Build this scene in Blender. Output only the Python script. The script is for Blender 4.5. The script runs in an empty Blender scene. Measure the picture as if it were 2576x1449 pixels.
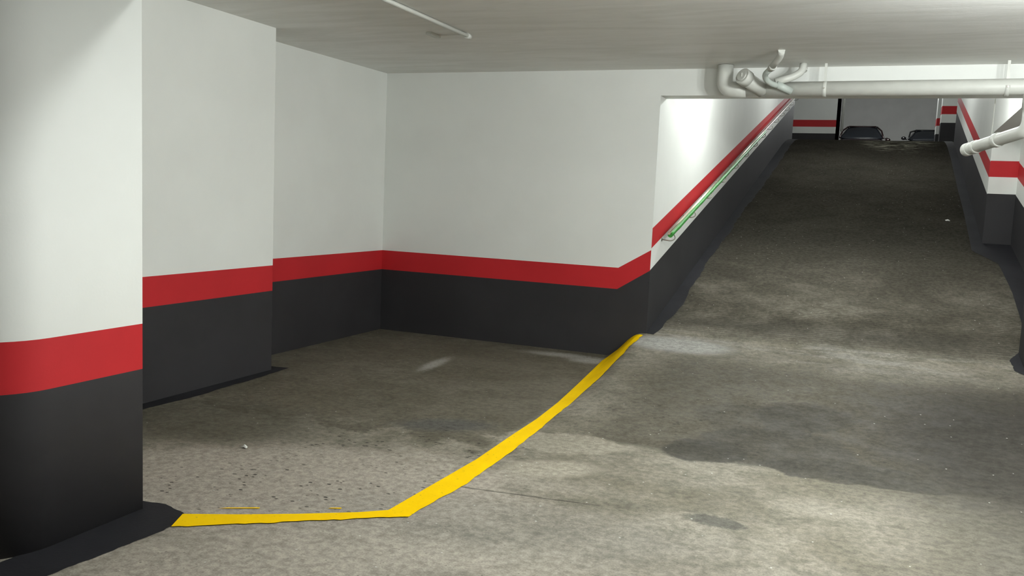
import bpy, bmesh, math, random
from mathutils import Vector, Matrix
random.seed(7)
S = bpy.context.scene
COL = S.collection

# ------------------------------------------------------------------ camera, world, exposure
R = math.radians
FPX, PITCH, ROLL, YAW = 2150.7, R(-6.134), R(2.539), R(22.278)
fw = Vector((-math.sin(YAW)*math.cos(PITCH), math.cos(YAW)*math.cos(PITCH), math.sin(PITCH)))
rt = fw.cross(Vector((0, 0, 1))).normalized()
up = rt.cross(fw)
rt2 = math.cos(ROLL)*rt + math.sin(ROLL)*up
up2 = -math.sin(ROLL)*rt + math.cos(ROLL)*up
cd = bpy.data.cameras.new('camera')
cd.sensor_width = 36; cd.lens = FPX*36/2576; cd.clip_start = .05; cd.clip_end = 200
cam = bpy.data.objects.new('camera', cd); COL.objects.link(cam)
cam.matrix_world = Matrix((( rt2.x, up2.x, -fw.x, 0), (rt2.y, up2.y, -fw.y, 0), (rt2.z, up2.z, -fw.z, 1.45), (0, 0, 0, 1)))
S.camera = cam
w = bpy.data.worlds.new('world'); S.world = w; w.use_nodes = True
w.node_tree.nodes['Background'].inputs[0].default_value = (.5, .52, .5, 1)
w.node_tree.nodes['Background'].inputs[1].default_value = .0
S.view_settings.view_transform = 'Standard'; S.view_settings.look = 'None'
S.view_settings.exposure = 0.14; S.view_settings.gamma = 1; S.view_settings.use_curve_mapping = False

# lamps of the place, plus added unseen ones for fill: (x, y, z, size_x, size_y, watts, warm colour)
LC = (.96, 1.0, .99)
LAMPS = dict(
    bay=(-.1, 2.955, 2.45, 1.2, 0, 80),
    mid_fill=(1.3, 4.45, 2.45, 1.2, 0, 315),  # added out of frame to brighten the back wall
    rear_fill=(.4, -.6, 2.45, 1.2, 0, 45),  # added behind the camera as fill
    ramp=(-1.12, 9.45, 2.98, .5, 0, 62),
    ramp2=(.65, 9.45, 2.98, .6, 0, 42),
    ramp3_fill=(-.2, 16.0, 4.45, 1.2, 0, 68),  # added out of sight to lift the ramp walls
    crest=(-.2, 23.5, 5.5, 1.2, 0, 60),  # added out of sight to light the upper left wall
    upper=(.6, 29.5, 5.5, 1.2, 0, 260),
)

# ------------------------------------------------------------------ helpers
def tag(o, label=None, cat=None, group=None, kind=None):
    if label: o['label'] = label
    if cat: o['category'] = cat
    if group: o['group'] = group
    if kind: o['kind'] = kind
    return o
def empty(name, loc=(0, 0, 0)):
    o = bpy.data.objects.new(name, None); COL.objects.link(o); o.location = loc
    o.empty_display_size = .1
    return o
def obj(name, bm, mats, parent=None, smooth=False):
    me = bpy.data.meshes.new(name)
    bm.normal_update(); bm.to_mesh(me); bm.free()
    for m in (mats if isinstance(mats, (list, tuple)) else [mats]): me.materials.append(m)
    if smooth:
        for p in me.polygons: p.use_smooth = True
    o = bpy.data.objects.new(name, me); COL.objects.link(o)
    if parent:
        o.parent = parent
        o.matrix_parent_inverse = Matrix.Translation(parent.location).inverted()
    return o
def box(bm, x0, x1, y0, y1, z0, z1, mi=0, bev=0):
    vs = [bm.verts.new((x, y, z)) for z in (z0, z1) for y in (y0, y1) for x in (x0, x1)]
    fs = []
    for q in ((0, 2, 3, 1), (4, 5, 7, 6), (0, 1, 5, 4), (2, 6, 7, 3), (0, 4, 6, 2), (1, 3, 7, 5)):
        f = bm.faces.new([vs[i] for i in q]); f.material_index = mi; fs.append(f)
    if bev:
        es = list({e for f in fs for e in f.edges})
        bmesh.ops.bevel(bm, geom=es, offset=bev, segments=2, affect='EDGES', clamp_overlap=True)
def tube(bm, pts, rad, n=16, mi=0, cap=True):
    """sweep a circle along points; rad a number or list"""
    P = [Vector(p) for p in pts]
    rads = rad if isinstance(rad, (list, tuple)) else [rad]*len(P)
    rings = []
    ref = None
    for i, p in enumerate(P):
        t = (P[min(i+1, len(P)-1)] - P[max(i-1, 0)])
        if t.length < 1e-9: t = Vector((0, 0, 1))
        t.normalize()
        if ref is None:
            ref = t.orthogonal().normalized()
        ref = (ref - t*ref.dot(t)).normalized()
        b = t.cross(ref)
        rings.append([bm.verts.new(p + rads[i]*(math.cos(a)*ref + math.sin(a)*b)) for a in [2*math.pi*k/n for k in range(n)]])
    for a, b in zip(rings, rings[1:]):
        for k in range(n):
            f = bm.faces.new((a[k], a[(k+1) % n], b[(k+1) % n], b[k])); f.material_index = mi; f.smooth = True
    if cap:
        for rg in (rings[0][::-1], rings[-1]):
            f = bm.faces.new(rg); f.material_index = mi
def arc(pts, rad, seg=8):
    """round the corners of a polyline"""
    P = [Vector(p) for p in pts]; out = [P[0]]
    for i in range(1, len(P)-1):
        a = (P[i-1]-P[i]); b = (P[i+1]-P[i])
        d = min(rad, a.length*.49, b.length*.49)
        s = P[i]+a.normalized()*d; e = P[i]+b.normalized()*d
        for k in range(seg+1):
            t = k/seg
            out.append((1-t)**2*s + 2*t*(1-t)*P[i] + t*t*e)
    out.append(P[-1])
    return out
def quad(bm, a, b, c, d, mi=0):
    f = bm.faces.new([bm.verts.new(p) for p in (a, b, c, d)]); f.material_index = mi
    return f
def solid(o, t):
    m = o.modifiers.new('thickness', 'SOLIDIFY'); m.thickness = t; m.offset = -1
    return o

# ------------------------------------------------------------------ floor height
ZU = 3.082
def XA(Y): return -2.17 + (7.7-Y)*.10
def zf(X, Y):
    if Y < 4.9: z = 0
    elif Y < 7.7:
        t = (Y-4.9)/2.8; z = .24*(.55*t+.45*t*t)
    elif Y < 19.0: z = .24+.222*(Y-7.7)
    else:
        t = min(1, (Y-19.0)/3.0); z = 2.7486+.222*3*(t-t*t/2)
    if Y < 7.72:
        s = max(0, min(1, (X-XA(Y))/.33)); z *= s*s*(3-2*s)
    return z

# ------------------------------------------------------------------ materials
class NT:
    def __init__(s, name):
        s.m = bpy.data.materials.new(name); s.m.use_nodes = True
        s.t = s.m.node_tree; s.b = s.t.nodes['Principled BSDF']
    def n(s, typ, **kw):
        nd = s.t.nodes.new(typ)
        for k, v in kw.items():
            if k.startswith('i_'): nd.inputs[k[2:].replace('_', ' ')].default_value = v
            else: setattr(nd, k, v)
        return nd
    def l(s, a, b): s.t.links.new(a, b)
    def pos(s):
        return s.n('ShaderNodeNewGeometry').outputs['Position']
    def scaled(s, src, sc, off=(0, 0, 0), rot=0):
        mp = s.n('ShaderNodeMapping'); s.l(src, mp.inputs[0])
        mp.inputs['Scale'].default_value = sc; mp.inputs['Location'].default_value = off
        mp.inputs['Rotation'].default_value = (0, 0, rot)
        return mp.outputs[0]
    def noise(s, src, scale, detail=3, rough=.5, dist=0):
        nd = s.n('ShaderNodeTexNoise'); s.l(src, nd.inputs['Vector'])
        nd.inputs['Scale'].default_value = scale; nd.inputs['Detail'].default_value = detail
        nd.inputs['Roughness'].default_value = rough; nd.inputs['Distortion'].default_value = dist
        return nd.outputs['Fac']
    def voro(s, src, scale, rnd=1, feat='F1'):
        nd = s.n('ShaderNodeTexVoronoi', feature=feat); s.l(src, nd.inputs['Vector'])
        nd.inputs['Scale'].default_value = scale; nd.inputs['Randomness'].default_value = rnd
        return nd.outputs['Distance']
    def rng(s, src, a, b, c=0, d=1, smooth=True):
        nd = s.n('ShaderNodeMapRange', interpolation_type='SMOOTHSTEP' if smooth else 'LINEAR')
        s.l(src, nd.inputs[0])
        for i, v in enumerate((a, b, c, d)): nd.inputs[1+i].default_value = v
        return nd.outputs[0]
    def math(s, op, a, b=None):
        nd = s.n('ShaderNodeMath', operation=op)
        for i, v in enumerate((a, b)):
            if v is None: continue
            if isinstance(v, (int, float)): nd.inputs[i].default_value = v
            else: s.l(v, nd.inputs[i])
        return nd.outputs[0]
    def mix(s, fac, a, b, blend='MIX'):
        nd = s.n('ShaderNodeMix', data_type='RGBA', blend_type=blend)
        for i, v in ((0, fac), (6, a), (7, b)):
            if isinstance(v, (int, float)): nd.inputs[i].default_value = v
            elif isinstance(v, tuple): nd.inputs[i].default_value = (*v, 1) if len(v) == 3 else v
            else: s.l(v, nd.inputs[i])
        return nd.outputs[2]
    def bump(s, h, st=.2, dist=.01):
        nd = s.n('ShaderNodeBump'); nd.inputs['Strength'].default_value = st; nd.inputs['Distance'].default_value = dist
        s.l(h, nd.inputs['Height']); s.l(nd.outputs[0], s.b.inputs['Normal'])
    def ell(s, src, cx, cy, rx, ry, ang=0, soft=.25, wob=None, amt=.5):
        """soft ellipse mask in world XY, edge broken by a noise"""
        mp = s.n('ShaderNodeMapping', vector_type='TEXTURE'); s.l(src, mp.inputs[0])
        mp.inputs['Location'].default_value = (cx, cy, 0); mp.inputs['Rotation'].default_value = (0, 0, ang)
        mp.inputs['Scale'].default_value = (rx, ry, 1e4)
        ln = s.n('ShaderNodeVectorMath', operation='LENGTH'); s.l(mp.outputs[0], ln.inputs[0])
        v = ln.outputs['Value']
        if wob is not None: v = s.math('ADD', v, s.math('MULTIPLY', s.math('SUBTRACT', wob, .5), amt))
        return s.rng(v, 1-soft, 1+soft, 1, 0)

def paint(name, col, rough=.55, spec=.4, var=.06, bump=.12, scale=6):
    t = NT(name); p = t.pos()
    a = t.noise(p, scale*.25, 4, .6); b = t.noise(p, 90, 2)
    c = t.mix(t.rng(a, .3, .7), tuple(x*(1-var) for x in col), tuple(min(1, x*(1+var)) for x in col))
    t.l(c, t.b.inputs['Base Color'])
    t.b.inputs['Roughness'].default_value = rough; t.b.inputs['Specular IOR Level'].default_value = spec
    t.bump(t.math('ADD', t.math('MULTIPLY', b, .5), t.noise(p, 12, 3)), bump, .004)
    return t.m
def plain(name, col, rough=.5, metal=0, spec=.5, coat=0):
    t = NT(name); p = t.pos()
    a = t.noise(p, 14, 3)
    t.l(t.mix(a, tuple(x*.93 for x in col), tuple(min(1, x*1.07) for x in col)), t.b.inputs['Base Color'])
    t.b.inputs['Roughness'].default_value = rough; t.b.inputs['Metallic'].default_value = metal
    t.b.inputs['Specular IOR Level'].default_value = spec; t.b.inputs['Coat Weight'].default_value = coat
    return t.m
M_white = paint('white_wall_paint', (.77, .785, .75), .6, .3, .02)
M_red = paint('red_wall_paint', (.49, .021, .026), .55, .25, .05)
M_black = paint('black_wall_paint', (.030, .029, .031), .6, .25, .1)
M_margin = paint('black_floor_paint', (.019, .019, .022), .7, .15, .2, .3)
WM = [M_white, M_red, M_black]
W, RD, BK = 0, 1, 2
M_pvc = plain('painted_pvc', (.62, .63, .585), .45)
M_pvcgrey = plain('grey_green_sleeve', (.50, .55, .51), .5)
M_steel = plain('polished_steel', (.74, .68, .58), .2, 1)
M_green = plain('green_sheath', (.035, .26, .035), .35)
M_wire = plain('dull_wire', (.28, .27, .22), .4, .7)
M_metal = plain('lamp_housing', (.8, .8, .78), .4)
M_grey = paint('grey_upper_wall_paint', (.50, .50, .48), .6, .3, .05)

# yellow line paint
t = NT('yellow_line_paint'); p = t.pos()
a = t.noise(p, 3.0, 4, .6); g = t.noise(p, 60, 3)
c = t.mix(t.rng(a, .3, .75), (.98, .63, .001), (.90, .56, .001))
c = t.mix(t.rng(g, .66, .76), c, (.5, .36, .03))
t.l(c, t.b.inputs['Base Color']); t.b.inputs['Roughness'].default_value = .6; t.b.inputs['Specular IOR Level'].default_value = .05
t.bump(g, .25, .003); M_yellow = t.m

# ceiling
t = NT('ceiling_plaster'); p = t.pos()
q = t.scaled(p, (.55, 2.6, 1), rot=.05)
a = t.noise(q, 1.6, 5, .6, 1.2); b = t.noise(q, 5, 4, .6, .8)
c = t.mix(t.rng(a, .3, .7), (.74, .74, .70), (.84, .84, .81))
c = t.mix(t.math('MULTIPLY', t.rng(b, .52, .72), .5), c, (.88, .88, .86))
t.l(c, t.b.inputs['Base Color']); t.b.inputs['Roughness'].default_value = .5
t.bump(t.math('ADD', b, t.noise(p, 30, 3)), .15, .006); M_ceil = t.m

# concrete floor
t = NT('worn_concrete'); p = t.pos()
sep = t.n('ShaderNodeSeparateXYZ'); t.l(p, sep.inputs[0]); X, Y = sep.outputs[0], sep.outputs[1]
n1 = t.noise(p, 1.1, 5, .62, .4); n2 = t.noise(p, 4.5, 5, .65); n3 = t.noise(p, 26, 4, .7); n4 = t.noise(p, 130, 2)
nx = t.noise(t.scaled(p, (.5, 2.4, 1)), 2.2, 5, .65)
c = t.mix(t.rng(n1, .32, .68), (.160, .145, .108), (.260, .240, .195))
c = t.mix(t.math('MULTIPLY', t.rng(n2, .46, .68), .55), c, (.115, .112, .088))
nb = t.noise(p, 2.3, 7, .68, .6)
c = t.mix(t.math('MULTIPLY', t.rng(nb, .52, .57), .35), c, (.105, .098, .072))
c = t.mix(t.math('MULTIPLY', t.rng(nb, .36, .41, 1, 0), .35), c, (.31, .285, .235))
def stain_or_light(c, m, col, k=1.0):  # mixes in real stains and painted light alike
    return t.mix(t.math('MULTIPLY', m, k) if k != 1 else m, c, col)
def add(m, col, k):
    global c
    c = stain_or_light(c, m, col, k)
E_ = lambda *a, **k: t.ell(p, *a, **k)
# bay: pale swept strip, dark damp back half
add(E_(-2.55, 3.35, 1.2, .62, .45, soft=.35, wob=n2, amt=.8), (.38, .34, .29), .8)
add(t.math('MULTIPLY', t.rng(X, -1.95, -1.90, 1, 0), t.rng(t.math('ADD', Y, t.math('MULTIPLY', n2, 1.1)), 4.86, 5.0)), (.095, .085, .061), .72)
add(E_(-3.7, 4.05, .75, .45, .2, soft=.4, wob=n2, amt=.9), (.07, .066, .048), .7)
add(E_(-2.35, 4.72, .30, .14, .5, soft=.4, wob=n3, amt=.8), (.085, .085, .08), .7)
# ramp run-out: brown darker zone between the first kink and the foot of the ramp
zone = t.math('MULTIPLY', t.rng(t.math('ADD', Y, t.math('MULTIPLY', n3, .10)), 4.93, 5.0), t.rng(t.math('ADD', Y, t.math('MULTIPLY', n2, .6)), 7.1, 7.7, 1, 0))
zone = t.math('MULTIPLY', zone, t.rng(X, -1.85, -1.2))
add(zone, (.082, .074, .054), .85)
add(E_(1.2, 5.7, 1.15, 1.5, 0, soft=.5, wob=n2, amt=.5), (.026, .024, .020), .9)
add(E_(1.5, 3.7, 1.1, 1.2, 0, soft=.5, wob=n2, amt=.6), (.065, .06, .048), .85)
for cx, cy, rx, ry, an, k in ((-.78, 5.0, .26, .2, .3, .8), (-.38, 5.25, .45, .38, .2, .65), (.02, 4.98, .45, .19, .1, .75), (-.28, 5.95, .32, .3, .4, .6), (-.55, 5.75, .4, .35, 0, .4), (.2, 4.93, .3, .1, -.1, .7)):
    add(E_(cx, cy, rx, ry, an, soft=.10, wob=n2, amt=.9), (.048, .045, .036), min(1, k*1.15))
add(E_(-.53, 3.9, .14, .07, -.1, soft=.25, wob=n3, amt=.6), (.09, .088, .075), .8)
add(E_(-1.47, 4.24, .26, .14, .5, soft=.3, wob=n3, amt=.7), (.34, .31, .25), .8)
add(E_(-1.6, 4.72, .42, .2, .25, soft=.15, wob=n2, amt=1.0), (.30, .275, .22), .75)
add(E_(-1.35, 3.35, .9, .35, .2, soft=.5, wob=n2, amt=.8), (.235, .22, .19), .5)
add(E_(-1.75, 2.45, 1.15, .6, .3, soft=.45, wob=n2, amt=.9), (.40, .365, .31), .75)  # near-left floor lightened in its colour in place of lamp light
add(E_(-1.1, 2.7, .45, .18, 0, soft=.4, wob=n2, amt=1), (.11, .105, .085), .6)
# pale cement smears at the foot of the ramp and along the back wall
sm = t.rng(nx, .47, .66)
add(t.math('MULTIPLY', t.math('MULTIPLY', t.rng(Y, 7.15, 7.5), t.rng(t.math('ADD', Y, t.math('MULTIPLY', n2, .5)), 8.0, 8.3, 1, 0)), t.math('MULTIPLY', sm, t.rng(X, -1.9, -1.7))), (.34, .33, .30), .55)
add(E_(-1.45, 7.45, .45, .22, 0, soft=.35, wob=n3, amt=.7), (.40, .40, .38), .7)
for cx, cy, rx, ry in ((-2.2, 7.35, .2, .14), (-3.30, 6.40, .06, .30), (-2.55, 7.45, .3, .1)):
    add(E_(cx, cy, rx, ry, .1, soft=.5, wob=n3, amt=3.0), (.42, .41, .38), .6)
# ramp surface: rubber-darkened, fine transverse grooves
add(t.math('MULTIPLY', t.rng(Y, 7.8, 12.0, 0, 1), t.rng(n2, .2, .8, 1, .92)), (.017, .016, .0135), 1.0)
add(t.math('MULTIPLY', t.rng(Y, 7.7, 8.2), t.rng(n1, .3, .7, 1, .4)), (.055, .051, .041), .9)
wv = t.n('ShaderNodeTexWave', wave_type='BANDS', bands_direction='Y'); t.l(p, wv.inputs[0])
wv.inputs['Scale'].default_value = 6.5; wv.inputs['Distortion'].default_value = 1.2; wv.inputs['Detail'].default_value = 2
onr = t.rng(Y, 7.75, 8.0)
add(t.math('MULTIPLY', onr, t.rng(wv.outputs['Fac'], .55, .95)), (.05, .046, .038), .35)
# glints on the glossy floor near the crest, painted as pale streaks
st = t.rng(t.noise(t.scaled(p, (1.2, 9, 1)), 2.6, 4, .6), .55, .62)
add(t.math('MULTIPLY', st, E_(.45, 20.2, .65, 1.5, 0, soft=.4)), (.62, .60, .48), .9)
# flecks
vs = t.voro(t.scaled(p, (1, 1.5, 1), rot=.5), 17)
spm = t.math('MAXIMUM', E_(-2.35, 4.25, .75, .42, .45, soft=.5), t.math('MAXIMUM', E_(-2.5, 3.35, .9, .4, .5, soft=.6), E_(-.6, 5.6, 1.1, .6, 0, soft=.6)))
add(t.math('MULTIPLY', t.math('MULTIPLY', t.rng(vs, .15, .23, 1, 0), t.rng(n2, .44, .53)), spm), (.035, .032, .027), .95)
v2 = t.voro(p, 9)
add(t.rng(v2, .035, .055, 1, 0), (.6, .6, .56), .7)
v3 = t.voro(t.scaled(p, (1, 1, 1), (.4, .3, 0)), 30)
add(t.math('MULTIPLY', t.rng(v3, .10, .2, 1, 0), t.rng(n3, .45, .6)), (.06, .056, .046), .6)
# hairline crack across the aisle
cr = t.math('ABSOLUTE', t.math('SUBTRACT', t.math('SUBTRACT', Y, t.math('MULTIPLY', X, .125)), t.math('ADD', 3.945, t.math('MULTIPLY', n2, .03))))
add(t.math('MULTIPLY', t.rng(cr, .003, .010, 1, 0), t.math('MULTIPLY', t.rng(X, -2.0, -1.85), t.rng(X, -1.2, -1.0, 1, 0))), (.04, .038, .03), .7)
c = t.mix(1.0, c, t.mix(t.rng(n3, .3, .7), (.72, .72, .72), (1.24, 1.24, 1.24)), 'MULTIPLY')
c = t.mix(1.0, c, t.mix(t.rng(n4, .3, .7), (.88, .88, .88), (1.12, 1.12, 1.12)), 'MULTIPLY')
t.l(c, t.b.inputs['Base Color'])
t.l(t.rng(n2, .3, .7, .52, .78), t.b.inputs['Roughness'])
t.l(t.rng(Y, 7.3, 8.5, .14, 0), t.b.inputs['Specular IOR Level'])
t.bump(t.math('ADD', t.math('ADD', n3, t.math('MULTIPLY', n2, 1.0)), t.math('MULTIPLY', t.math('MULTIPLY', wv.outputs['Fac'], onr), .8)), .35, .008)
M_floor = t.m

# ------------------------------------------------------------------ floor mesh
def frange(a, b, s):
    n = max(1, round((b-a)/s)); return [a+(b-a)*i/n for i in range(n)]
XW, XE, YS = -4.75, 4.6, -4.0
xs = frange(XW, -2.35, .3) + frange(-2.35, -1.3, .03) + frange(-1.3, XE, .3) + [XE]
ys = frange(YS, 4.8, .4) + frange(4.8, 7.715, .08) + [7.715]
bm = bmesh.new()
G = [[bm.verts.new((x, y, zf(x, y))) for x in xs] for y in ys]
for j in range(len(ys)-1):
    for i in range(len(xs)-1):
        bm.faces.new((G[j][i], G[j][i+1], G[j+1][i+1], G[j+1][i])).smooth = True
ys2 = [7.71] + frange(8.0, 19, .5) + frange(19, 22, .15) + [22.0]
xr = [-1.81, 0, 2.62]
G = [[bm.verts.new((x, y, zf(x, y))) for x in xr] for y in ys2]
for j in range(len(ys2)-1):
    for i in range(2):
        bm.faces.new((G[j][i], G[j][i+1], G[j+1][i+1], G[j+1][i])).smooth = True
quad(bm, (-6, 22, ZU), (8, 22, ZU), (8, 36.1, ZU), (-6, 36.1, ZU))
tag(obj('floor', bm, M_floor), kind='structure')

# ------------------------------------------------------------------ walls
ZC, ZT, ZB, ZL = 2.635, .831, .632, 2.403
XS, YW = -4.636, 7.71
def strip(bm, p0, p1, levels, mats):
    """vertical wall p0->p1; levels: list of (z at p0, z at p1) from bottom up; mats one per gap"""
    for (a, b), (c_, d), m in zip(levels, levels[1:], mats):
        quad(bm, (*p0, a), (*p1, b), (*p1, d), (*p0, c_), m)
def banded(bm, p0, p1, top=ZC, z0=-.02):
    strip(bm, p0, p1, [(z0, z0), (ZB, ZB), (ZT, ZT), (top, top)], [BK, RD, W])

# left wall of the bay
bm = bmesh.new(); banded(bm, (XS, YS), (XS, YW))
tag(solid(obj('wall_left', bm, WM), .1), kind='structure')
# back wall with the kinked band
XJ, XK = -1.80, -2.10
XR = 1.25
bm = bmesh.new()
banded(bm, (XS, YW), (XK, YW))
# paint band kinks up, following the ramp run-up
strip(bm, (XK, YW), (XJ, YW), [(-.02, -.02), (ZB, .826), (ZT, 1.015), (ZL, ZL)], [BK, RD, W])
quad(bm, (XK, YW, ZL), (XR, YW, ZL), (XR, YW, ZC), (XK, YW, ZC), W)
strip(bm, (XR, YW), (XE, YW), [(-.02, -.02), (.826, .826), (1.015, 1.015), (ZC, ZC)], [BK, RD, W])
tag(obj('wall_back', bm, WM), kind='structure')
# lintel underside and ramp side, jamb reveals
YL = YW+.24
bm = bmesh.new()
box(bm, XJ-.1, XR+.3, YW+.002, YL, ZL, 3.3, W)
tag(obj('wall_lintel', bm, WM), kind='structure')

# ramp walls: bands follow the slope; rb(y) = z of black top
SL = .2235
def lb(y): return .83+SL*(y-7.71)
YE = 21.4
def ramp_wall(bm, p0, p1, top0, top1, base=None):
    y0, y1 = p0[1], p1[1]
    fl = [(zf(0, y0)-.05, zf(0, y1)-.05)]
    z0, z1 = lb(y0), lb(y1)
    k = .20
    strip(bm, p0, p1, fl+[(z0, z1), (z0+k, z1+k), (z0+k+.185, z1+k+.185), (top0, top1)], [BK, W, RD, W])
bm = bmesh.new()
def rtop(y): return 3.3 if y < 9.5 else 3.3+(y-9.5)*.225
prev = (XJ, YW+.001)
for y in (9.5, 19.0, YE):
    ramp_wall(bm, prev, (XJ, y), rtop(prev[1]), rtop(y)); prev = (XJ, y)
tag(solid(obj('wall_ramp_left', bm, WM), .12), kind='structure')
# end return of the left ramp wall, facing the upper level
bm = bmesh.new()
quad(bm, (XJ-.12, YE+.001, ZU-.1), (-6, YE+.001, ZU-.1), (-6, YE+.001, 6.2), (XJ-.12, YE+.001, 6.2), W)
tag(solid(obj('wall_upper_front', bm, WM), .1), kind='structure')

# right ramp wall: pilaster corner at (1.30, 11.7); below the soffit (z 2.44) it is recessed to x 1.72
def XRR(y): return 1.30+(y-11.7)*.0262
ZS = 2.45
bm = bmesh.new()
prev = (1.30, 11.7)
for y in (15.0, 19.0, 20.0):
    ramp_wall(bm, prev, (XRR(y), y), rtop(prev[1]), rtop(y)); prev = (XRR(y), y)
quad(bm, (XRR(20), 20, zf(0, 20)-.1), (2.6, 20, zf(0, 20)-.1), (2.6, 20, 5.9), (XRR(20), 20, 5.9), W)
quad(bm, (2.6, 20, 2.8), (2.6, 24, 2.8), (2.6, 24, 5.9), (2.6, 20, 5.9), W)
# upper wall above the niche
quad(bm, (1.17, YL, ZS), (1.30, 11.7, ZS), (1.30, 11.7, rtop(11.7)), (1.17, YL, 3.3), W)
# pilaster face, frontal
z = 1.73; zfl = zf(0, 11.7)-.05
for a, b, m in ((zfl, z, BK), (z, z+.2, W), (z+.2, z+.39, RD), (z+.39, ZS, W)):
    quad(bm, (1.30, 11.7, a), (1.30, 11.7, b), (1.74, 11.7, b), (1.74, 11.7, a), m)
# recessed wall of the niche
XN = 1.60
ramp_wall(bm, (XN, YL), (XN, 11.7), ZS, ZS)
# soffit of the niche
quad(bm, (1.17, YL, ZS), (1.30, 11.7, ZS), (1.75, 11.7, ZS), (1.75, YL, ZS), W)
# jamb beside the opening
strip(bm, (XR, YW), (XR, 8.1), [(-.02, -.02), (.826, .826+.08), (1.015, 1.1), (ZL, ZL)], [BK, RD, W])
quad(bm, (XR, 8.1, -.02), (XN, 8.1, -.02), (XN, 8.1, ZS), (XR, 8.1, ZS), W)
tag(obj('wall_ramp_right', bm, WM), kind='structure')

# ceilings
bm = bmesh.new()
quad(bm, (XW, YS, ZC), (XW, YW+.01, ZC), (XE, YW+.01, ZC), (XE, YS, ZC))
tag(solid(obj('ceiling', bm, M_ceil), .1), kind='structure')
bm = bmesh.new()
for (a, b) in ((YL-.01, 9.5), (9.5, 20.0)):
    quad(bm, (-2, a, rtop(a)), (-2, b, rtop(b)), (2, b, rtop(b)), (2, a, rtop(a)))
ZUC = 5.76
quad(bm, (-6, 20.0, ZUC), (-6, 36.1, ZUC), (8, 36.1, ZUC), (8, 20.0, ZUC))
tag(solid(obj('ceiling_ramp', bm, M_ceil), .1), kind='structure')

# upper level
def upwall(bm, p0, p1, black=.62, wh=.2, red=.2):
    zz = [ZU-.02, ZU+black, ZU+black+wh, ZU+black+wh+red, ZUC]
    strip(bm, p0, p1, [(q, q) for q in zz], [BK, W, RD, W])
bm = bmesh.new(); upwall(bm, (-6, 27), (-.97, 27), .60, .19, .20)
quad(bm, (-.97, 27, ZU), (-.97, 27.22, ZU), (-.97, 27.22, ZUC), (-.97, 27, ZUC), BK)
tag(solid(obj('wall_upper_left', bm, WM), .1), kind='structure')
bm = bmesh.new(); quad(bm, (-6, 36, ZU-.02), (8, 36, ZU-.02), (8, 36, ZUC), (-6, 36, ZUC))
tag(solid(obj('wall_upper_back', bm, M_grey), .1), kind='structure')
bm = bmesh.new(); quad(bm, (-6, 21.4, ZU-.02), (-6, 36, ZU-.02), (-6, 36, ZUC), (-6, 21.4, ZUC)); quad(bm, (8, 24, ZU-.02), (8, 36, ZU-.02), (8, 36, ZUC), (8, 24, ZUC))
tag(obj('wall_upper_side', bm, M_grey), kind='structure')

# remaining walls of the lower room, out of frame
bm = bmesh.new(); banded(bm, (XE, YS), (XE, YW)); tag(obj('wall_right', bm, WM), kind='structure')
bm = bmesh.new(); banded(bm, (XW, YS), (XE, YS)); tag(obj('wall_front', bm, WM), kind='structure')

# ------------------------------------------------------------------ pillars and beam
def pillar(name, x0, x1, y0, y1, z0, z1, bands, rad, label, group=None, corner='all'):
    """rounded plan prism with painted bands; bands: list of (z_top, mat)"""
    pts = []
    for cx, cy, a0, r_ in ((x1, y0, -90, rad[0]), (x1, y1, 0, rad[1]), (x0, y1, 90, rad[2]), (x0, y0, 180, rad[3])):
        ox = cx - r_ if cx == x1 else cx + r_
        oy = cy - r_ if cy == y1 else cy + r_
        n = 10 if r_ > .05 else 3
        for k in range(n+1):
            a = R(a0+90*k/n); pts.append((ox+r_*math.cos(a), oy+r_*math.sin(a)))
    bm = bmesh.new(); zs = [z0]+[b[0] for b in bands]
    rings = [[bm.verts.new((x, y, z)) for x, y in pts] for z in zs]
    n = len(pts)
    for k in range(len(bands)):
        for i in range(n):
            f = bm.faces.new((rings[k][i], rings[k][(i+1) % n], rings[k+1][(i+1) % n], rings[k+1][i]))
            f.material_index = bands[k][1]; f.smooth = rad[0] > .05
    bm.faces.new(rings[-1]); bm.faces.new(rings[0][::-1])
    for e in bm.edges:
        if len(e.link_faces) == 2 and e.calc_face_angle() > R(40): e.smooth = False
    return tag(obj(name, bm, WM), label, 'pillar', group)
BZ = 2.235
pillar('concrete_pillar', XS-.02, -2.858, 2.05, 2.783, -.01, BZ+.001, [(ZB, BK), (ZT, RD), (BZ+.001, W)], (.27, .006, .006, .006),
       'nearest pillar at the left edge, white over a red band and a tall black base, one rounded corner')
pillar('concrete_pillar', XS-.02, -4.249, 3.5, 5.438, -.01, ZC+.02, [(ZB, BK), (ZT, RD), (ZC+.02, W)], (.006,)*4,
       'shallow second pillar on the left wall behind the nearest one, standing just proud of the wall')
bm = bmesh.new(); box(bm, XS-.05, XE, 2.05, 2.783, BZ, ZC+.03, 0)
tag(obj('ceiling_beam', bm, WM), 'white beam crossing the ceiling from the top of the nearest pillar', 'beam')
# pillars of the upper level, right of the crest
pillar('concrete_pillar', 1.49, 2.6, 24.001, 24.35, ZU-.02, ZUC+.02, [(ZU+.65, BK), (ZU+.86, W), (ZU+1.06, RD), (ZUC+.02, W)], (.006,)*4,
       'nearer banded pillar right of the ramp top, red stripe above white over black')
pillar('concrete_pillar', 1.57, 2.0, 27, 27.4, ZU-.02, ZUC+.02, [(ZU+.62, BK), (ZU+.85, W), (ZU+1.06, RD), (ZUC+.02, W)], (.006,)*4,
       'farther slim banded pillar at the ramp top beside the right-hand car')
# white service pipe beside the dark edge of the upper left wall
bm = bmesh.new(); tube(bm, [(-.90, 26.93, 3.74), (-.90, 26.93, ZUC)], .035)
tag(obj('service_pipe', bm, M_pvc), 'thin upright white pipe at the dark wall end by the ramp top', 'pipe')

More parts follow.
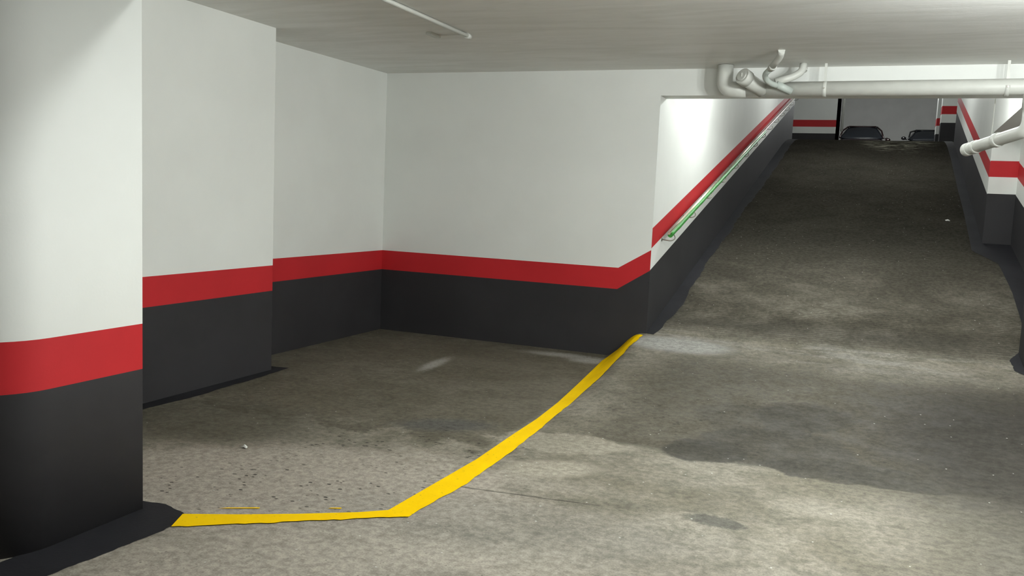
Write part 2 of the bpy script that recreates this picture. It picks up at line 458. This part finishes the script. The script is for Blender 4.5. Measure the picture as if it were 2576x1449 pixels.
# ------------------------------------------------------------------ floor paint
def ribbon(name, L, Rr, mat, lift=.004, sub=10, jag=0, **kw):
    """painted strip between two edge polylines draped on the floor"""
    def res(P, n):
        d = [0]
        for a, b in zip(P, P[1:]): d.append(d[-1]+math.dist(a, b))
        out = []
        for k in range(n+1):
            s = d[-1]*k/n; i = 0
            while i < len(P)-2 and d[i+1] < s: i += 1
            u_ = (s-d[i])/max(1e-9, d[i+1]-d[i]); out.append((P[i][0]+(P[i+1][0]-P[i][0])*u_, P[i][1]+(P[i+1][1]-P[i][1])*u_))
        return out
    bm = bmesh.new(); rows = []
    if kw.pop('paired', False):
        A, B = [], []
        for i in range(len(L)-1):
            for k in range(sub):
                u_ = k/sub
                A.append((L[i][0]+(L[i+1][0]-L[i][0])*u_, L[i][1]+(L[i+1][1]-L[i][1])*u_))
                B.append((Rr[i][0]+(Rr[i+1][0]-Rr[i][0])*u_, Rr[i][1]+(Rr[i+1][1]-Rr[i][1])*u_))
        A.append(L[-1]); B.append(Rr[-1])
    else:
        n = sub*(max(len(L), len(Rr))-1); A, B = res(L, n), res(Rr, n)
    ph = random.random()*10
    for i, (a, b) in enumerate(zip(A, B)):
        if jag and 0 < i < len(A)-1:
            d = Vector((b[0]-a[0], b[1]-a[1])); ln = d.length or 1
            k = jag*(math.sin(i*1.9+ph)*.5+math.sin(i*.63+ph*2)*.8+random.uniform(-.6, .6))
            b = (b[0]+d.x/ln*k, b[1]+d.y/ln*k)
        m = 5
        rows.append([bm.verts.new((a[0]+(b[0]-a[0])*q/m, a[1]+(b[1]-a[1])*q/m, zf(a[0]+(b[0]-a[0])*q/m, a[1]+(b[1]-a[1])*q/m)+lift)) for q in range(m+1)])
    for r0, r1 in zip(rows, rows[1:]):
        for q in range(len(r0)-1):
            bm.faces.new((r0[q], r0[q+1], r1[q+1], r1[q]))
    return obj(name, bm, mat)
YLn = [(-2.66, 2.81), (-2.45, 2.92), (-2.23, 3.05), (-2.01, 3.195), (-1.905, 3.285), (-1.89, 3.73), (-1.875, 4.17), (-1.89, 4.73), (-1.895, 5.16), (-1.925, 5.65), (-1.985, 6.26), (-2.055, 6.9), (-2.11, 7.38), (-2.10, 7.66), (-1.97, 7.70)]
YRn = [(-2.60, 2.68), (-2.38, 2.83), (-2.18, 2.98), (-1.98, 3.125), (-1.79, 3.26), (-1.755, 3.68), (-1.755, 4.11), (-1.775, 4.68), (-1.80, 5.07), (-1.82, 5.59), (-1.83, 6.18), (-1.835, 6.85), (-1.835, 7.25), (-1.815, 7.50), (-1.815, 7.64)]
tag(ribbon('painted_line', YLn, YRn, M_yellow, .005, 8, .005, paired=True),
    'yellow floor line bending from the nearest pillar to the foot of the ramp', 'floor line')
bm = bmesh.new()
for x, y, l in ((-2.50, 2.985, .09), (-2.13, 3.19, .03)):
    a = Vector((math.cos(.53), math.sin(.53), 0)); b = Vector((-a.y, a.x, 0))*.006
    c0 = Vector((x, y, .003)); quad(bm, c0-a*l-b*.3, c0+a*l-b, c0+a*l+b, c0-a*l*.6+b)
tag(obj('paint_drip', bm, M_yellow), 'small stray yellow paint dashes beside the line near the pillar', 'paint mark', kind='stuff')
# black paint margins on the floor at the foot of the walls
tag(ribbon('trim_1', [(-2.90, 1.9), (-2.87, 2.78), (-2.95, 2.80)], [(-2.70, 1.75), (-2.648, 2.13), (-2.61, 2.52), (-2.60, 2.68), (-2.655, 2.815), (-2.80, 2.868), (-2.97, 2.835)], M_margin, .003, 10, .004), kind='structure')
tag(ribbon('trim_2', [(-4.26, 3.6), (-4.26, 5.42), (-4.7, 5.42)], [(-4.17, 3.6), (-4.12, 4.4), (-4.14, 5.0), (-4.18, 5.57), (-4.40, 5.53), (-4.66, 5.50)], M_margin, .003, 8, .006), kind='structure')
tag(ribbon('trim_3', [(-1.83, 7.72), (-1.83, 22)], [(-1.73, 7.70), (-1.70, 7.9), (-1.66, 8.24), (-1.655, 8.53), (-1.68, 9.5), (-1.69, 10.4), (-1.67, 11.3), (-1.66, 11.7), (-1.68, 12.7), (-1.64, 14.3), (-1.62, 16.5), (-1.62, 19.2), (-1.6, 22)], M_margin, .004, 12, .010), kind='structure')
tag(ribbon('trim_4', [(1.3, 7.60), (1.62, 8.0), (1.62, 8.1), (1.62, 9.4), (1.62, 10.9), (1.62, 11.72), (1.32, 11.72), (1.40, 13.2), (1.44, 15.2), (1.5, 17.8), (1.53, 20.0), (1.56, 22)],
                   [(1.25, 7.58), (1.17, 7.74), (1.17, 7.96), (1.30, 8.22), (1.37, 8.9), (1.40, 9.8), (1.385, 10.83), (1.16, 11.35), (1.22, 13.24), (1.26, 15.19), (1.33, 17.8), (1.33, 20.3)][0:11]+[(1.4, 22)], M_margin, .004, 10, .008, paired=True), kind='structure')

def scrap(x, y, r, label):
    bm = bmesh.new(); n = 7; a0 = random.random()
    top = bm.verts.new((x, y, zf(x, y)+.022))
    rim = [bm.verts.new((x+r*(1+.35*math.sin(k*2.3))*math.cos(a0+2*math.pi*k/n), y+r*(1+.35*math.cos(k*1.9))*math.sin(a0+2*math.pi*k/n), zf(x, y+r*math.sin(a0+2*math.pi*k/n))+.004+.005*(k % 2))) for k in range(n)]
    for k in range(n): bm.faces.new((rim[k], rim[(k+1) % n], top))
    o = obj('paper_scrap', bm, M_pvc); m = o.modifiers.new('t', 'SOLIDIFY'); m.thickness = .002
    tag(o, label, 'litter')
scrap(.993, 12.82, .028, 'tiny white scrap of paper lying on the right side of the ramp')
scrap(-3.076, 3.712, .016, 'tiny pale scrap on the bay floor between pillar and yellow line')
# ------------------------------------------------------------------ drain pipes under the ceiling
PY, PZ, PR = 7.53, 2.43, .061
root = empty('drain_pipe', (0, PY, PZ))
tag(root, 'thick white drain pipe with branches slung along the lintel above the ramp opening', 'pipe')
bm = bmesh.new(); tube(bm, [(3.2, PY, PZ+.02), (-1.08, PY, PZ-.003)], PR, 28)
obj('pipe_run', bm, M_pvc, root)
bm = bmesh.new(); tube(bm, arc([(-1.03, PY, PZ), (-1.215, PY, PZ-.003), (-1.215, PY, ZC-.003)], .13, 10), PR+.006, 28)
obj('elbow', bm, M_pvc, root)
bm = bmesh.new()
a = Vector((-.90, PY-.01, PZ-.01)); b = Vector((-1.045, 7.32, 2.515)); d = (b-a).normalized()
tube(bm, [a, b], .060, 24); tube(bm, [b-d*.07, b-d*.005, b], [.068, .068, .064], 24)
cl = obj('cleanout_branch', bm, M_pvc, root)
bm = bmesh.new(); tube(bm, [b+d*.0, b+d*.008], [.047, .045], 20)
e_ = d.orthogonal().normalized(); f_ = d.cross(e_)
box(bm, b.x-.003, b.x+.003, b.y-.016, b.y-.006, b.z-.02, b.z+.02)
obj('cleanout_plug', bm, M_pvc, cl)
for x in (-.41, .895):
    bm = bmesh.new()
    n = 24
    tube(bm, [(x-.016, PY, PZ), (x+.016, PY, PZ)], PR+.0015, 28)
    hg = obj('pipe_clamp', bm, M_pvc, root)
    bm = bmesh.new(); box(bm, x-.010, x+.010, PY-.003, PY+.004, PZ+PR, ZC)
    obj('strap', bm, M_pvc, hg)
    bm = bmesh.new(); tube(bm, [(x, PY-PR-.002, PZ), (x, PY-PR-.012, PZ)], .006, 8)
    obj('bolt', bm, M_wire, hg)
# drop and lower leg passing under the lintel
A = Vector((1.065, PY, PZ)); B = Vector((1.065, PY, 2.115)); C_ = Vector((.745, 8.38, 2.02))
bm = bmesh.new(); tube(bm, arc([A, B, B+(C_-B)*.5, C_], .09, 8), .050, 24)
leg = obj('drop_leg', bm, M_pvc, root); leg['label'] = 'branch pipe dropping at the right and ending inside the ramp'
d = (C_-B).normalized()
for nm, s0, s1, r_ in (('collar', .40, .46, .058), ('collar', .74, .80, .056), ('end_cap', .86, .935, .056)):
    bm = bmesh.new(); L_ = (C_-B).length
    tube(bm, [B+d*s0, B+d*(s0+.008), B+d*(s1-.008), B+d*s1], [r_-.003, r_, r_, r_-.004], 24); obj(nm, bm, M_pvc, leg)
bm = bmesh.new(); tube(bm, [(A.x, A.y, A.z-.16), (A.x, A.y, A.z-.03)], .058, 24); obj('collar', bm, M_pvc, leg)
bm = bmesh.new(); hp = B+d*.53; tube(bm, [(hp.x, hp.y, hp.z+.05), (hp.x+.01, hp.y+.03, 3.29)], .004, 8); obj('hanger_wire', bm, M_pvc, leg)

# small waste pipes joining the drain
bm = bmesh.new(); tube(bm, arc([(-.70, 6.86, ZC), (-.715, 6.95, 2.60), (-.80, 7.12, 2.535)], .05), .026, 16)
wb = obj('waste_branch', bm, M_pvc, root)
bm = bmesh.new(); tube(bm, arc([(-.785, 7.10, 2.545), (-.86, 7.22, 2.50), (-.83, 7.32, 2.455), (-.76, 7.42, 2.44)], .06), .023, 16)
obj('lower_bend', bm, M_pvcgrey, wb)['label'] = 'grey-green lower bend'
bm = bmesh.new(); tube(bm, [(-.775, 7.08, 2.55), (-.79, 7.105, 2.541)], .030, 16); obj('coupling', bm, M_pvc, wb)
bm = bmesh.new(); tube(bm, [(-.78, 7.40, 2.455), (-.665, 7.475, 2.405)], .030, 16); obj('saddle_joint', bm, M_pvcgrey, wb)
bm = bmesh.new(); tube(bm, arc([(-.585, 7.52, ZC), (-.59, 7.48, 2.565), (-.66, 7.45, 2.515), (-.79, 7.42, 2.475)], .06), .030, 16)
wb = obj('waste_branch', bm, M_pvc, root)
bm = bmesh.new(); tube(bm, [(-.586, 7.515, 2.60), (-.587, 7.505, 2.575)], .034, 16); obj('coupling', bm, M_pvc, wb)

# conduit on the ceiling over the bay
root = empty('ceiling_conduit', (-2.85, 5.4, ZC))
tag(root, 'thin white conduit running along the ceiling above the bay', 'conduit')
bm = bmesh.new(); tube(bm, [(-2.85, 3.2, ZC-.018), (-2.85, 5.86, ZC-.018)], .0145, 12); obj('tube', bm, M_pvc, root)
bm = bmesh.new(); tube(bm, [(-2.85, 5.85, ZC-.019), (-2.85, 5.905, ZC-.019)], .020, 12); obj('end_fitting', bm, M_pvc, root)
root = empty('junction_box', (-3.12, 5.85, ZC))
tag(root, 'small white corner box on the ceiling left of the conduit end', 'box')
bm = bmesh.new(); box(bm, -3.145, -3.10, 5.76, 5.92, ZC-.02, ZC, 0, .003); obj('housing', bm, M_pvc, root)
bm = bmesh.new(); box(bm, -3.10, -2.875, 5.885, 5.905, ZC-.007, ZC); obj('flat_cable', bm, M_ceil, root)

# ------------------------------------------------------------------ handrail on the left ramp wall
RX = -1.725
def rz(y): return 1.15+.2225*(y-8.06)
Y0, Y1 = 8.08, 20.9
root = empty('handrail', (RX, Y0, rz(Y0)))
tag(root, 'steel handrail with green sheath climbing along the left ramp wall', 'handrail')
bm = bmesh.new(); tube(bm, [(RX, Y0, rz(Y0)+.010), (RX, Y1, rz(Y1)+.010)], .0145, 20); obj('rail', bm, M_steel, root)
bm = bmesh.new(); P = []
for i in range(90):
    y = Y0+.02+i*(15.2-Y0)/90
    P.append((RX+.008+.001*math.sin(i*1.7), y, rz(y)-.012+.0015*math.sin(i*.9)))
tube(bm, P, .025, 16); obj('green_sheath', bm, M_green, root)['label'] = 'green plastic sheath'
y = Y0+.05
while y < Y1:
    bm = bmesh.new(); z = rz(y)
    tube(bm, arc([(XJ, y-.02, z-.065), (RX+.02, y-.02, z-.075), (RX+.055, y, z-.05), (RX+.035, y+.01, z-.012)], .03, 5), .005, 8)
    tube(bm, [(XJ-.001, y-.02, z-.065), (XJ+.004, y-.02, z-.065)], .018, 12)
    obj('bracket', bm, M_wire, root); y += .97

# ------------------------------------------------------------------ lamps
def emit(name, col, st):
    t = NT(name); t.b.inputs['Emission Color'].default_value = (*col, 1); t.b.inputs['Emission Strength'].default_value = st
    t.b.inputs['Base Color'].default_value = (.8, .8, .8, 1); return t.m
M_tube = emit('lit_tube', LC, 3)
LAB = dict(bay='fluorescent ceiling lamp just beyond the beam near the pillar', rear_fill='added unseen fill lamp behind the viewpoint',
           mid_fill='added unseen lamp over the aisle, brightening the back wall', ramp='short lamp hung behind the lintel by the left ramp wall',
           ramp2='short lamp hung behind the lintel by the right ramp wall', upper='fluorescent ceiling lamp over the cars upstairs',
           ramp3_fill='added unseen lamp halfway up the ramp, brightening its walls', crest='added unseen lamp over the ramp top, lighting the upper left wall')
for k, (x, y, z, sx, sy, wt) in LAMPS.items():
    rf = empty('ceiling_lamp', (x, y, z+.06)); tag(rf, LAB[k], 'lamp')
    top = {'ramp': 3.3, 'ramp2': 3.3, 'upper': ZUC, 'crest': ZUC, 'ramp3_fill': rtop(16.0)}.get(k, ZC)
    bm = bmesh.new(); box(bm, x-sx/2-.04, x+sx/2+.04, y-.04, y+.04, z+.035, z+.075, 0, .005)
    if top-z > .12:
        for s_ in (-1, 1): tube(bm, [(x+s_*sx*.35, y, z+.07), (x+s_*sx*.35, y, top)], .006, 8)
    obj('housing', bm, M_metal, rf)
    bm = bmesh.new(); tube(bm, [(x-sx/2, y, z+.02), (x+sx/2, y, z+.02)], .013, 12); obj('tube', bm, M_tube, rf)
    ld = bpy.data.lights.new('lamp_light', 'POINT'); ld.shadow_soft_size = .035; ld.energy = wt/3; ld.color = LC
    for q in (-1, 0, 1):
        lo_ = bpy.data.objects.new('lamp_light', ld); COL.objects.link(lo_); lo_.location = (q*sx*.36, 0, -.08); lo_.parent = rf

# ------------------------------------------------------------------ cars on the upper level
M_glass = plain('car_glass', (.012, .014, .018), .08, 0, .6)
M_tyre = plain('tyre_rubber', (.02, .02, .02), .8)
M_lens = plain('headlamp_lens', (.55, .57, .62), .15)
M_plate = plain('number_plate', (.75, .75, .72), .4)
def car(label, x, y, bodycol, hw=.80, H=1.38, L=3.7, roofw=.52, mz=.05):
    """small hatchback facing -Y"""
    body = plain('car_paint_'+('dark' if bodycol[0] < .03 else 'maroon'), bodycol, .25, .2, .5, .6)
    root = empty('parked_car', (x, y, ZU)); tag(root, label, 'car')
    def loft(secs, mat, name, par=root):
        bm = bmesh.new(); rings = []
        for (yy, prof) in secs:
            pts = [(px, pz) for px, pz in prof]; full = pts+[(-px, pz) for px, pz in reversed(pts)]
            rings.append([bm.verts.new((x+px, y+yy, ZU+pz)) for px, pz in full])
        n = len(rings[0])
        for a, b in zip(rings, rings[1:]):
            for i in range(n): bm.faces.new((a[i], b[i], b[(i+1) % n], a[(i+1) % n]))
        bm.faces.new(rings[0]); bm.faces.new(rings[-1][::-1])
        bmesh.ops.recalc_face_normals(bm, faces=bm.faces)
        o = obj(name, bm, mat, par, True); m = o.modifiers.new('s', 'SUBSURF'); m.levels = 2; m.render_levels = 2
        return o
    def sec(w_, z0, zt): return [(w_*.80, z0), (w_*.97, z0+.06), (w_, z0+(zt-z0)*.55), (w_*.96, zt-.06), (w_*.80, zt)]
    belt = .90
    loft([(0, sec(hw*.80, .30, .60)), (.06, sec(hw*.88, .24, .68)), (.3, sec(hw*.97, .20, .78)), (.95, sec(hw, .20, belt-.01)), (1.3, sec(hw, .20, belt)),
          (2.9, sec(hw, .20, belt+.03)), (3.4, sec(hw*.97, .22, belt)), (L-.05, sec(hw*.9, .26, .85)), (L, sec(hw*.84, .30, .75))], body, 'body')
    rw = roofw
    def cs(w0, w1, z1): return [(w0*.9, belt-.06), (w0, belt), (w0+(w1-w0)*.55, belt+(z1-belt)*.55), (w1+.03, z1-.055), (w1*.75, z1)]
    loft([(.98, cs(hw*.9, hw*.86, belt+.03)), (1.05, cs(hw*.92, hw*.84, belt+.08)), (1.62, cs(hw*.95, rw+.03, H-.05)), (1.85, cs(hw*.95, rw+.02, H)), (2.7, cs(hw*.95, rw+.01, H-.01)),
          (3.25, cs(hw*.93, rw-.02, H-.07)), (3.6, cs(hw*.88, rw+.08, belt+.08)), (3.64, cs(hw*.86, rw+.1, belt+.03))], M_glass, 'greenhouse')
    # roof skin and screen posts over the glass
    bm = bmesh.new()
    G_ = [[bm.verts.new((x+s_*(rw*.98 if abs(s_) == 1 else rw*.98), y+yy, ZU+zz+(0 if abs(s_) == 1 else 0))) for s_ in (-1, -.5, 0, .5, 1)] for yy, zz in ((1.66, H-.045), (1.9, H+.002), (2.7, H-.004), (3.22, H-.06))]
    for a, b in zip(G_, G_[1:]):
        for i in range(4): bm.faces.new((a[i], a[i+1], b[i+1], b[i]))
    o = obj('roof', bm, body, root, True); m = o.modifiers.new('t', 'SOLIDIFY'); m.thickness = .02; m.offset = 0
    for s_ in (-1, 1):
        bm = bmesh.new(); tube(bm, [(x+s_*hw*.90, y+1.0, ZU+belt+.0), (x+s_*(rw+.17), y+1.35, ZU+belt+.27), (x+s_*(rw+.02), y+1.68, ZU+H-.05), (x+s_*(rw+.01), y+2.6, ZU+H-.03), (x+s_*rw, y+3.2, ZU+H-.09), (x+s_*hw*.86, y+3.58, ZU+belt+.02)], .028, 8)
        obj('screen_post', bm, body, root)
        bm = bmesh.new(); bmesh.ops.create_uvsphere(bm, u_segments=14, v_segments=8, radius=1, matrix=Matrix.Translation((x+s_*(hw+.07), y+1.22, ZU+belt+mz)) @ Matrix.Diagonal((.085, .05, .06, 1)))
        tube(bm, [(x+s_*hw*.95, y+1.24, ZU+belt-.0), (x+s_*(hw+.05), y+1.24, ZU+belt+.03)], .015, 8)
        obj('door_mirror', bm, body, root, True)
        bm = bmesh.new(); bmesh.ops.create_uvsphere(bm, u_segments=14, v_segments=8, radius=1, matrix=Matrix.Translation((x+s_*hw*.70, y+.10, ZU+.63)) @ Matrix.Diagonal((.15, .10, .075, 1)))
        obj('headlamp', bm, M_lens, root, True)
        for yy in (.72, 2.98):
            bm = bmesh.new(); cx = x+s_*(hw-.09)
            tube(bm, [(cx-.09, y+yy, ZU+.29), (cx-.08, y+yy, ZU+.29), (cx+.08, y+yy, ZU+.29), (cx+.09, y+yy, ZU+.29)], [.26, .29, .29, .26], 24)
            wh = obj('wheel', bm, M_tyre, root)
            bm = bmesh.new(); tube(bm, [(cx+s_*.088, y+yy, ZU+.29), (cx+s_*.097, y+yy, ZU+.29)], [.19, .17], 20); obj('hub_cap', bm, M_steel, wh)
    bm = bmesh.new(); box(bm, x-.26, x+.26, y-.045, y-.03, ZU+.36, ZU+.47, 0, .004); obj('number_plate', bm, M_plate, root)
    bm = bmesh.new(); box(bm, x-.36, x+.36, y-.02, y+.05, ZU+.52, ZU+.60, 0, .01); obj('grille', bm, M_tyre, root)
car('dark maroon parked car, the left of two roofs showing past the ramp crest', -.42, 31.3, (.016, .004, .005), .78, 1.385, 3.7, .46, -.04)
car('black parked car, the right of two roofs showing past the ramp crest', 1.80, 31.6, (.010, .010, .012), .80, 1.30, 3.7, .50)
